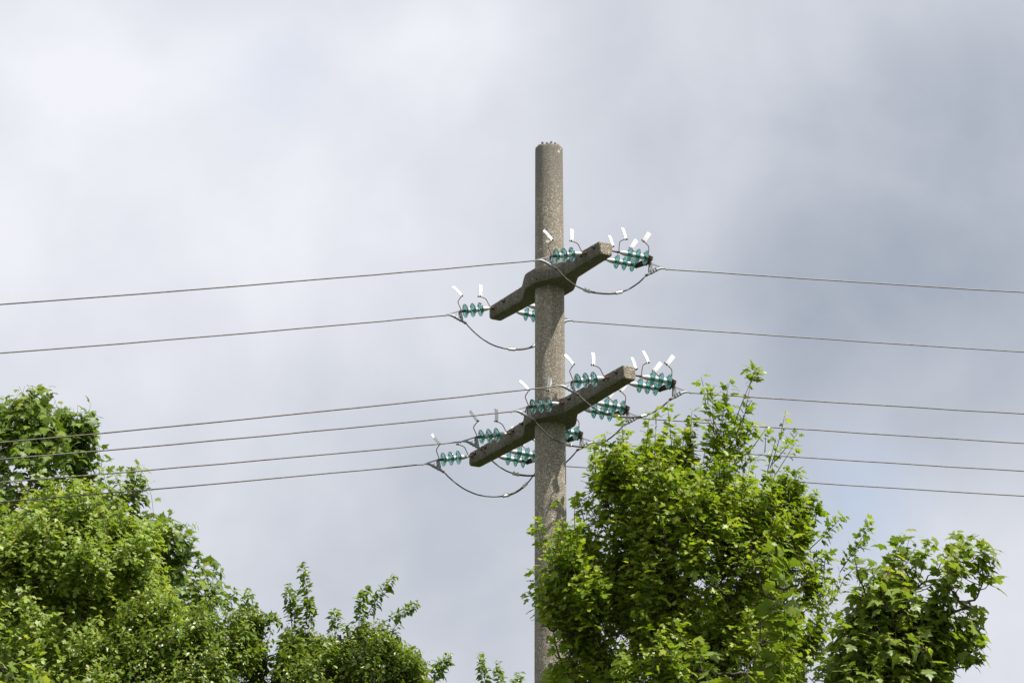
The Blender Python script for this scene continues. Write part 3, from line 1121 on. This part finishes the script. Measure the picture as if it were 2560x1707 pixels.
    seg = np.clip((t * 5).astype(int), 0, 4)
    fr = (t * 5 - seg)[:, None]
    pos = TW[ti, seg] * (1 - fr) + TW[ti, seg + 1] * fr
    tg = norm(TW[ti, seg + 1] - TW[ti, seg])
    rnd = norm(np.cross(tg, norm(np.random.default_rng(seed).normal(size=(len(TW), 3)))[ti]))
    bi = np.cross(tg, rnd)
    az = ki // 2 * (np.pi / 2) + (ki % 2) * np.pi + rng.normal(0, .4, len(ti)) if kind != 'pear' else ki * 2.4 + rng.normal(0, .3, len(ti))
    rad = rnd * np.cos(az)[:, None] + bi * np.sin(az)[:, None]
    ap = np.repeat(axis[None], len(pos), 0)
    ap[:, 2] = np.clip(pos[:, 2] - 1.2, bot - .8, top)
    ow = norm(pos - ap)
    upv = np.array([0, 0, 1.0])[None]
    sunv = np.array(SUN_DIR)[None]
    tipness = t ** 6
    sz = size * np.clip(rng.normal(1, .27, len(pos)), .45, 1.6) * (1 - .42 * tipness)
    if kind == 'norway':
        pet = norm(rad * .9 + tg * .35 + upv * .05)
        plen = sz * rng.uniform(.45, .95, len(pos))
        bl = norm(pet * .55 + ow * .25 - upv * rng.uniform(.2, 1.1, len(pos))[:, None] + rng.normal(0, .28, pos.shape))
        nv = ow * .7 + upv * .3 + sunv * .6 + rng.normal(0, .38, pos.shape)
    elif kind == 'field':
        pet = norm(rad * .9 + tg * .5)
        plen = sz * rng.uniform(.3, .7, len(pos))
        bl = norm(pet * .8 + ow * .2 - upv * rng.uniform(.0, .9, len(pos))[:, None] + rng.normal(0, .25, pos.shape))
        nv = ow * .6 + upv * .3 + sunv * .6 + rng.normal(0, .45, pos.shape)
    else:
        pet = norm(rad * .9 + tg * .4)
        plen = sz * rng.uniform(.3, .6, len(pos))
        bl = norm(pet * .8 - upv * rng.uniform(.0, .9, len(pos))[:, None] + rng.normal(0, .3, pos.shape))
        nv = ow * .6 + upv * .2 + sunv * .5 + rng.normal(0, .5, pos.shape)
    p0 = pos + pet * plen[:, None]
    nv = norm(nv - bl * (nv * bl).sum(1)[:, None])
    xv = np.cross(bl, nv)
    tint = np.clip(rng.normal(.42, .2, len(pos)) + .25 * (vnoise(pos, 1.1, seed + 9) - .5), 0, .84)
    gold = rng.random(len(pos)) < tip_gold * tipness + .006
    tint = np.where(gold, rng.uniform(.84, 1.0, len(pos)), tint)
    var = rng.integers(0, 3, len(pos))
    TREES.append(dict(root=root, axis=axis, kind=kind, mat=mat, p0=p0, x=xv, y=bl, n=nv, sz=sz, tint=tint, var=var))


def k2(pts):
    return [(x * K_, y * K_) for x, y in pts]


def z3(pts, ox, oy, s):
    return [(ox + x / s, oy + y / s) for x, y in pts]


# big Norway maple at the back, top left
grow('norway_maple', 'tall dark green maple rising behind the paler maple at the upper left', 'tree',
     k2([(-260, 1000), (-120, 930), (0, 902), (22, 912), (46, 898), (46, 872), (86, 868), (98, 885), (108, 930), (150, 928), (176, 942), (222, 948), (212, 978), (206, 992), (228, 1014), (204, 1036), (208, 1076), (226, 1096),
         (262, 1110), (300, 1088), (310, 1058), (332, 1050), (338, 1078), (318, 1096), (336, 1110), (330, 1150), (300, 1148), (330, 1176), (384, 1178), (442, 1184), (448, 1222), (464, 1284), (446, 1318), (470, 1300), (512, 1282), (522, 1340), (500, 1380), (520, 1460), (500, 1800), (-300, 1900)]),
     41.0, 2.6, 120, 'norway', 'leaf_norway_maple_dark', 1700, 9, .122, seed=11, up=.45, twig_len=.5, gaps=.40, limbs=12, trunk_r=.19, clus=8, spread=(.19, .19, .16),
     extra=[(x * K_, y * K_, dz, 13, n) for x, y, dz, n in ((128, 925, 0, 5), (150, 938, 0, 5), (186, 950, 0, 5), (206, 966, 0, 5), (8, 918, 0, 5), (40, 912, 0, 5), (66, 892, 0, 6), (84, 890, 0, 5), (104, 940, 0, 5), (122, 948, 0, 5), (172, 958, 0, 5), (202, 958, 0, 5), (196, 1010, 0, 5), (214, 1016, 0, 4), (70, 895, 0, 5), (150, 950, 0, 4), (195, 965, 0, 4), (205, 1080, 0, 4), (318, 1075, -.4, 4), (312, 1118, -.4, 5), (360, 1200, -1, 5), (405, 1205, -1, 6), (430, 1235, -1, 6), (440, 1275, -1, 6), (415, 1300, -1, 4), (425, 1200, -1, 4), (490, 1305, -1, 5), (502, 1335, -1, 5), (480, 1345, -1, 4), (30, 935, 0, 4), (130, 1010, -1, 4), (60, 1000, -1.2, 4))],
     shoots=[(105 * K_, 925 * K_, 106 * K_, 890 * K_, 8), (300 * K_, 1150 * K_, 322 * K_, 1066 * K_, 14), (300 * K_, 1150 * K_, 326 * K_, 1130 * K_, 12), (470 * K_, 1330 * K_, 505 * K_, 1296 * K_, 12)])
# pale field maple in front of it
grow('field_maple', 'pale yellow-green field maple filling the lower left corner', 'tree',
     k2([(-330, 1250), (-150, 1150), (0, 1146), (40, 1118), (108, 1098), (165, 1086), (200, 1094), (232, 1074), (268, 1078), (286, 1096), (296, 1150), (322, 1176), (372, 1222), (392, 1290), (402, 1335), (432, 1392), (440, 1460), (420, 1540), (410, 1800), (-350, 1850)]),
     37.0, 2.3, 190, 'field', 'leaf_field_maple_pale', 3500, 12, .084, clus=22, spread=(.145, .145, .15), seed=23, up=.75, twig_len=.36, gaps=.46, limbs=12, trunk_r=.15,
     shoots=[(250 * K_, 1130 * K_, 236 * K_, 1074 * K_, 14), (280 * K_, 1140 * K_, 264 * K_, 1076 * K_, 14), (170 * K_, 1130 * K_, 165 * K_, 1088 * K_, 12), (110 * K_, 1140 * K_, 106 * K_, 1098 * K_, 12), (350 * K_, 1230 * K_, 372 * K_, 1205 * K_, 12)])
# the two pears
Z7 = lambda pts: z3(pts, 540, 1350, 3.36)
Z3 = lambda pts: z3(pts, 0, 1250, 3.36)


def shoots7(lst, ox=540, oy=1350, s=3.36):
    return [(ox + a / s, oy + b / s, ox + c / s, oy + d / s, *r_) for a, b, c, d, *r_ in lst]


grow('pear_tree', 'glossy dark green pear tree below the left maples', 'tree',
     Z3([(900, 900), (1000, 800), (1250, 740), (1400, 720), (1560, 700), (1650, 790), (1850, 800), (1960, 770), (2000, 830), (2060, 840), (2150, 860), (2250, 930), (2320, 970), (2230, 1040), (2190, 1110), (2270, 1160), (2260, 1400), (2290, 1536), (2300, 2000), (500, 2000), (520, 1400), (620, 1250), (880, 1000)]),
     35.6, 1.25, 500, 'pear', 'leaf_pear', 1700, 15, .070, clus=12, spread=(.09, .09, .15), seed=31, up=.8, twig_len=.32, gaps=.42, limbs=9, trunk_r=.11, tip_gold=.6, group='pear trees',
     shoots=shoots7([(60, 640, 170, 410, 20), (230, 640, 270, 440, 20), (260, 700, 285, 400, 12), (380, 640, 510, 640, 14), (440, 640, 560, 720, 6)]))
grow('pear_tree', 'glossy pear tree with long upright shoots at the bottom middle', 'tree',
     Z7([(480, 1000), (500, 860), (540, 740), (600, 650), (720, 660), (810, 700), (850, 780), (930, 760), (960, 690), (1040, 710), (1070, 790), (1150, 770), (1180, 680), (1260, 660), (1400, 650), (1500, 700), (1540, 790), (1640, 870), (1750, 920), (1820, 1000), (1840, 1090), (1850, 1200), (1900, 1600), (300, 1700), (420, 1200)]),
     35.8, 1.1, 840, 'pear', 'leaf_pear', 1400, 15, .070, clus=12, spread=(.09, .09, .15), seed=37, up=.8, twig_len=.32, gaps=.42, limbs=9, trunk_r=.11, tip_gold=.6, group='pear trees',
     shoots=shoots7([(800, 720, 720, 190, 58, .0), (780, 720, 790, 480, 30), (640, 740, 608, 360, 34), (660, 740, 650, 440, 30), (1000, 800, 992, 590, 26), (1190, 760, 1245, 420, 40), (1220, 420, 1285, 430, 10), (1255, 650, 1495, 290, 50, .0), (1400, 690, 1695, 530, 36), (1840, 1190, 1955, 955, 34), (1800, 1190, 1900, 1010, 26), (1100, 800, 1115, 710, 8), (1480, 760, 1535, 690, 3)]))
grow('pear_tree', 'thin pear shoots just poking up beside the pole foot', 'tree',
     [(1200, 1730), (1300, 1735), (1330, 1760), (1390, 1950), (1150, 1950)], 36.5, .6, 1265, 'pear', 'leaf_pear', 160, 12, .066, seed=41, up=.9, twig_len=.3, gaps=.3, limbs=4, trunk_r=.07, tip_gold=.6, group='pear trees',
     shoots=[(1216, 1712, 1199, 1630, 20, .05), (1214, 1730, 1206, 1650, 18), (1256, 1730, 1246, 1652, 18), (1262, 1730, 1238, 1668, 12), (1300, 1740, 1297, 1680, 16), (1290, 1740, 1284, 1694, 10)])
# near maple twigs in the bottom-left corner
grow('norway_maple', 'light green maple treetop just showing in the bottom left corner', 'tree',
     [(-260, 1690), (-60, 1660), (0, 1646), (44, 1640), (68, 1666), (92, 1678), (112, 1690), (140, 1740), (160, 2000), (-300, 2000)], 26.5, .8, -20, 'norway', 'leaf_norway_maple', 110, 8, .125, seed=43, up=.4, gaps=.3, limbs=4, trunk_r=.09,
     shoots=[(20, 1700, 45, 1650, 8), (60, 1720, 100, 1686, 8)])
# field maple in front of the pole
Z8 = lambda pts: z3(pts, 1300, 880, 3.016)
Z1 = lambda pts: z3(pts, 1900, 1200, 3.09)
gpoly = [(1338, 1296), (1372, 1304), (1402, 1296), (1450, 1296), (1480, 1318), (1512, 1352), (1500, 1330), (1470, 1300), (1448, 1284), (1462, 1262), (1450, 1238), (1466, 1205), (1462, 1160), (1474, 1120), (1496, 1112), (1510, 1092), (1540, 1086), (1556, 1060), (1576, 1110), (1600, 1104), (1618, 1062), (1640, 1082),
         (1664, 1040), (1690, 1080), (1726, 1046), (1746, 1060), (1760, 1010), (1784, 1000), (1800, 1030), (1826, 985), (1850, 1010), (1876, 1012), (1890, 1050), (1884, 1090), (1900, 1120), (1926, 1150), (1952, 1160), (1976, 1190), (2002, 1196), (2034, 1228), (2050, 1272), (2030, 1310), (2022, 1360), (2066, 1390),
         (2100, 1420), (2130, 1420), (2120, 1480), (2090, 1560), (2060, 1600), (2030, 1640), (2010, 1660), (2030, 1720), (2000, 1900), (1420, 1900), (1400, 1760), (1352, 1700), (1372, 1660), (1406, 1640), (1416, 1600), (1408, 1568), (1380, 1548), (1366, 1516), (1342, 1500), (1330, 1480), (1352, 1440), (1340, 1400), (1334, 1340)]
gsh = [(1490, 1200, 1482, 1108, 16), (1522, 1190, 1512, 1082, 18), (1560, 1150, 1553, 1042, 18), (1612, 1150, 1622, 1046, 18), (1680, 1130, 1668, 1012, 20), (1640, 1060, 1638, 1028, 4), (1722, 1130, 1730, 1026, 18), (1764, 1020, 1753, 942, 3, .5), (1770, 1010, 1768, 968, 8), (1784, 1080, 1782, 980, 20),
       (1806, 1060, 1828, 944, 18, .0), (1800, 1070, 1812, 985, 14), (1836, 1060, 1890, 925, 8, .75), (1876, 960, 1888, 920, 16, .0), (1840, 1090, 1878, 1002, 18), (1860, 1110, 1889, 1062, 14), (1880, 1120, 1918, 1066, 5, .6), (1925, 1170, 1964, 1026, 9, .2), (1912, 1130, 1914, 1082, 4, .3),
       (1930, 1160, 1996, 1080, 12, .35), (1918, 1180, 1940, 1095, 5, .3), (1936, 1190, 1990, 1105, 7, .5), (1960, 1230, 1968, 1166, 14), (1990, 1240, 1998, 1178, 14), (2020, 1290, 2042, 1226, 16), (2028, 1300, 2052, 1270, 12), (2024, 1372, 2108, 1288, 22, .2), (2060, 1420, 2064, 1380, 12),
       (2100, 1430, 2182, 1298, 34, .05), (2112, 1440, 2134, 1420, 8), (1356, 1380, 1340, 1298, 18, .1, -.9), (1392, 1380, 1402, 1298, 16, .1, -.9), (1440, 1380, 1452, 1300, 16, .1, -.9), (1376, 1550, 1318, 1480, 18, .1, -.9), (1350, 1500, 1336, 1425, 14, .1, -.9), (1412, 1330, 1392, 1252, 6, .75, -.9),
       (1438, 1330, 1436, 1262, 0, .9, -.9), (1460, 1300, 1446, 1240, 10), (1420, 1620, 1384, 1612, 14, .1, -.9), (1440, 1680, 1366, 1690, 18, .1, -.9), (1430, 1650, 1384, 1660, 12, .1, -.9), (1476, 1290, 1446, 1240, 12)]
grow('field_maple', 'bushy bright green field maple with upright shoots partly hiding the pole', 'tree', gpoly, 28.6, 1.35, 1660, 'field', 'leaf_field_maple', 3000, 12, .076, clus=12, spread=(.09, .09, .15), shoots=gsh, seed=53, up=.95, twig_len=.34, gaps=.41, limbs=14, trunk_r=.11, tip_gold=.5)
# Norway maple at the right, with branches that hang in front of the field maple
hpoly = Z1([(560, 1250), (640, 1100), (700, 900), (730, 780), (820, 720), (870, 580), (980, 540), (1000, 440), (1090, 385), (1290, 410), (1310, 560), (1370, 620), (1310, 690), (1220, 690), (1190, 760), (1240, 850), (1330, 810), (1390, 740), (1420, 640), (1430, 480), (1470, 430), (1560, 385), (1640, 440), (1780, 470), (1850, 550),
            (1830, 640), (1720, 690), (1620, 620), (1540, 640), (1510, 700), (1550, 850), (1450, 890), (1400, 900), (1520, 920), (1620, 980), (1740, 1010), (1750, 1160), (1650, 1210), (1560, 1260), (1480, 1370), (1380, 1470), (1390, 1560), (1400, 2200), (500, 2200), (480, 1560), (500, 1430), (540, 1330)])
grow('norway_maple', 'broad-leaved maple with big drooping leaves at the lower right', 'tree', hpoly, 25.0, .55, 2190, 'norway', 'leaf_norway_maple', 340, 11, .095, seed=61, up=.35, twig_len=.34, gaps=.36, limbs=8, trunk_r=.10, tip_gold=.3, clus=4, erode=.5, spread=(.085, .085, .085),
     extra=[(2118, 1545, .2, 12, 3), (2092, 1612, .2, 12, 3), (2108, 1668, .2, 14, 4), (2140, 1500, .1, 12, 3), (2075, 1690, .2, 12, 3), (2410, 1345, 0, 9, 3), (2455, 1360, 0, 9, 3), (2484, 1385, 0, 8, 3), (2440, 1545, 0, 9, 5), (2448, 1565, 0, 8, 4), (2215, 1420, 0, 12, 4), (2180, 1460, 0, 12, 4)],
     shoots=[(2300, 1440, 2320, 1345, 10), (2230, 1420, 2262, 1335, 10), (2370, 1440, 2406, 1335, 14, .3), (2390, 1430, 2478, 1362, 12, .4), (2360, 1520, 2455, 1540, 14, .3), (2380, 1560, 2440, 1580, 10), (2360, 1470, 2395, 1450, 8)])
# a young maple whose top leaves stand in front of the field maple
grow('norway_maple', 'young maple with a few big leaves showing in front of the field maple', 'tree', [(1690, 1740), (1780, 1722), (1900, 1718), (2010, 1730), (2040, 1950), (1680, 1950)], 26.2, .5, 1850, 'norway', 'leaf_norway_maple', 60, 8, .120, seed=67, up=.4, twig_len=.3, gaps=.3, limbs=7, trunk_r=.022, stem=.1, clus=4, spread=(.1, .1, .1),
     extra=[(1962, 1372, .3, 20, 4), (1950, 1440, .3, 16, 3), (1945, 1525, .2, 18, 4), (1930, 1590, .2, 14, 3), (1925, 1665, .1, 14, 3), (1775, 1692, 0, 16, 4), (1742, 1600, .2, 12, 3), (1880, 1690, 0, 18, 3)])

# ---- which leaves are seen: the 300 that show largest on each tree become leaf objects, the rest stays one mass
CELL = 7.0
W_, H_ = int(2560 / CELL) + 1, int(1707 / CELL) + 1
zb = np.full(W_ * H_, 1e9)
for tr in TREES:
    c = tr['p0'] + tr['y'] * (tr['sz'] * .4)[:, None]
    px, py, pz = proj(c)
    ok = (px > 4) & (px < 2556) & (py > 4) & (py < 1703)
    cell = np.where(ok, (py / CELL).astype(int) * W_ + (px / CELL).astype(int), 0)
    tr.update(px=px, py=py, pz=pz, ok=ok, cell=cell)
    np.minimum.at(zb, cell[ok], pz[ok])
MAXLEAF = 300
for tr in TREES:
    view = norm(CAM[None] - tr['p0'])
    face = np.abs((view * tr['n']).sum(1))
    area = (tr['sz'] / tr['pz']) ** 2 * (face + .05)
    vis = tr['ok'] & (tr['pz'] <= zb[tr['cell']] + .03)
    score = np.where(vis, area, -1)
    order = np.argsort(-score)[:MAXLEAF]
    order = order[score[order] > 0]
    chosen = np.zeros(len(score), bool)
    chosen[order] = True
    shapes = SHAPES[tr['kind']]
    V_all, F_all, T_all, off = [], [], [], 0
    for vi, (sv, st) in enumerate(shapes):
        m_ = (tr['var'] == vi) & ~chosen
        if not m_.any():
            continue
        p0, s = tr['p0'][m_] - tr['axis'][None], tr['sz'][m_][:, None, None]
        V = p0[:, None] + s * (tr['x'][m_][:, None] * sv[None, :, 0:1] + tr['y'][m_][:, None] * sv[None, :, 1:2] + tr['n'][m_][:, None] * sv[None, :, 2:3])
        n = len(p0)
        F_all.append((st[None] + (np.arange(n) * len(sv))[:, None, None] + off).reshape(-1, 3))
        V_all.append(V.reshape(-1, 3))
        T_all.append(np.repeat(tr['tint'][m_], len(sv)))
        off += n * len(sv)
    o = link('foliage', raw_mesh('foliage', np.concatenate(V_all), np.concatenate(F_all), tr['mat'], True, np.concatenate(T_all)), tr['root'])
    o['kind'] = 'stuff'
    lib = {}
    for i in order:
        key = (int(tr['var'][i]), int(round(tr['tint'][i] * 12)))
        if key not in lib:
            sv, st = shapes[key[0]]
            lib[key] = raw_mesh('leaf', sv, st, tr['mat'], True, np.full(len(sv), key[1] / 12))
        lo_ = link('leaf', lib[key], tr['root'])
        x, y, n, p = tr['x'][i], tr['y'][i], tr['n'][i], tr['p0'][i] - tr['axis']
        s = tr['sz'][i]
        lo_.matrix_local = Matrix(((x[0] * s, y[0] * s, n[0] * s, p[0]), (x[1] * s, y[1] * s, n[1] * s, p[1]), (x[2] * s, y[2] * s, n[2] * s, p[2]), (0, 0, 0, 1)))
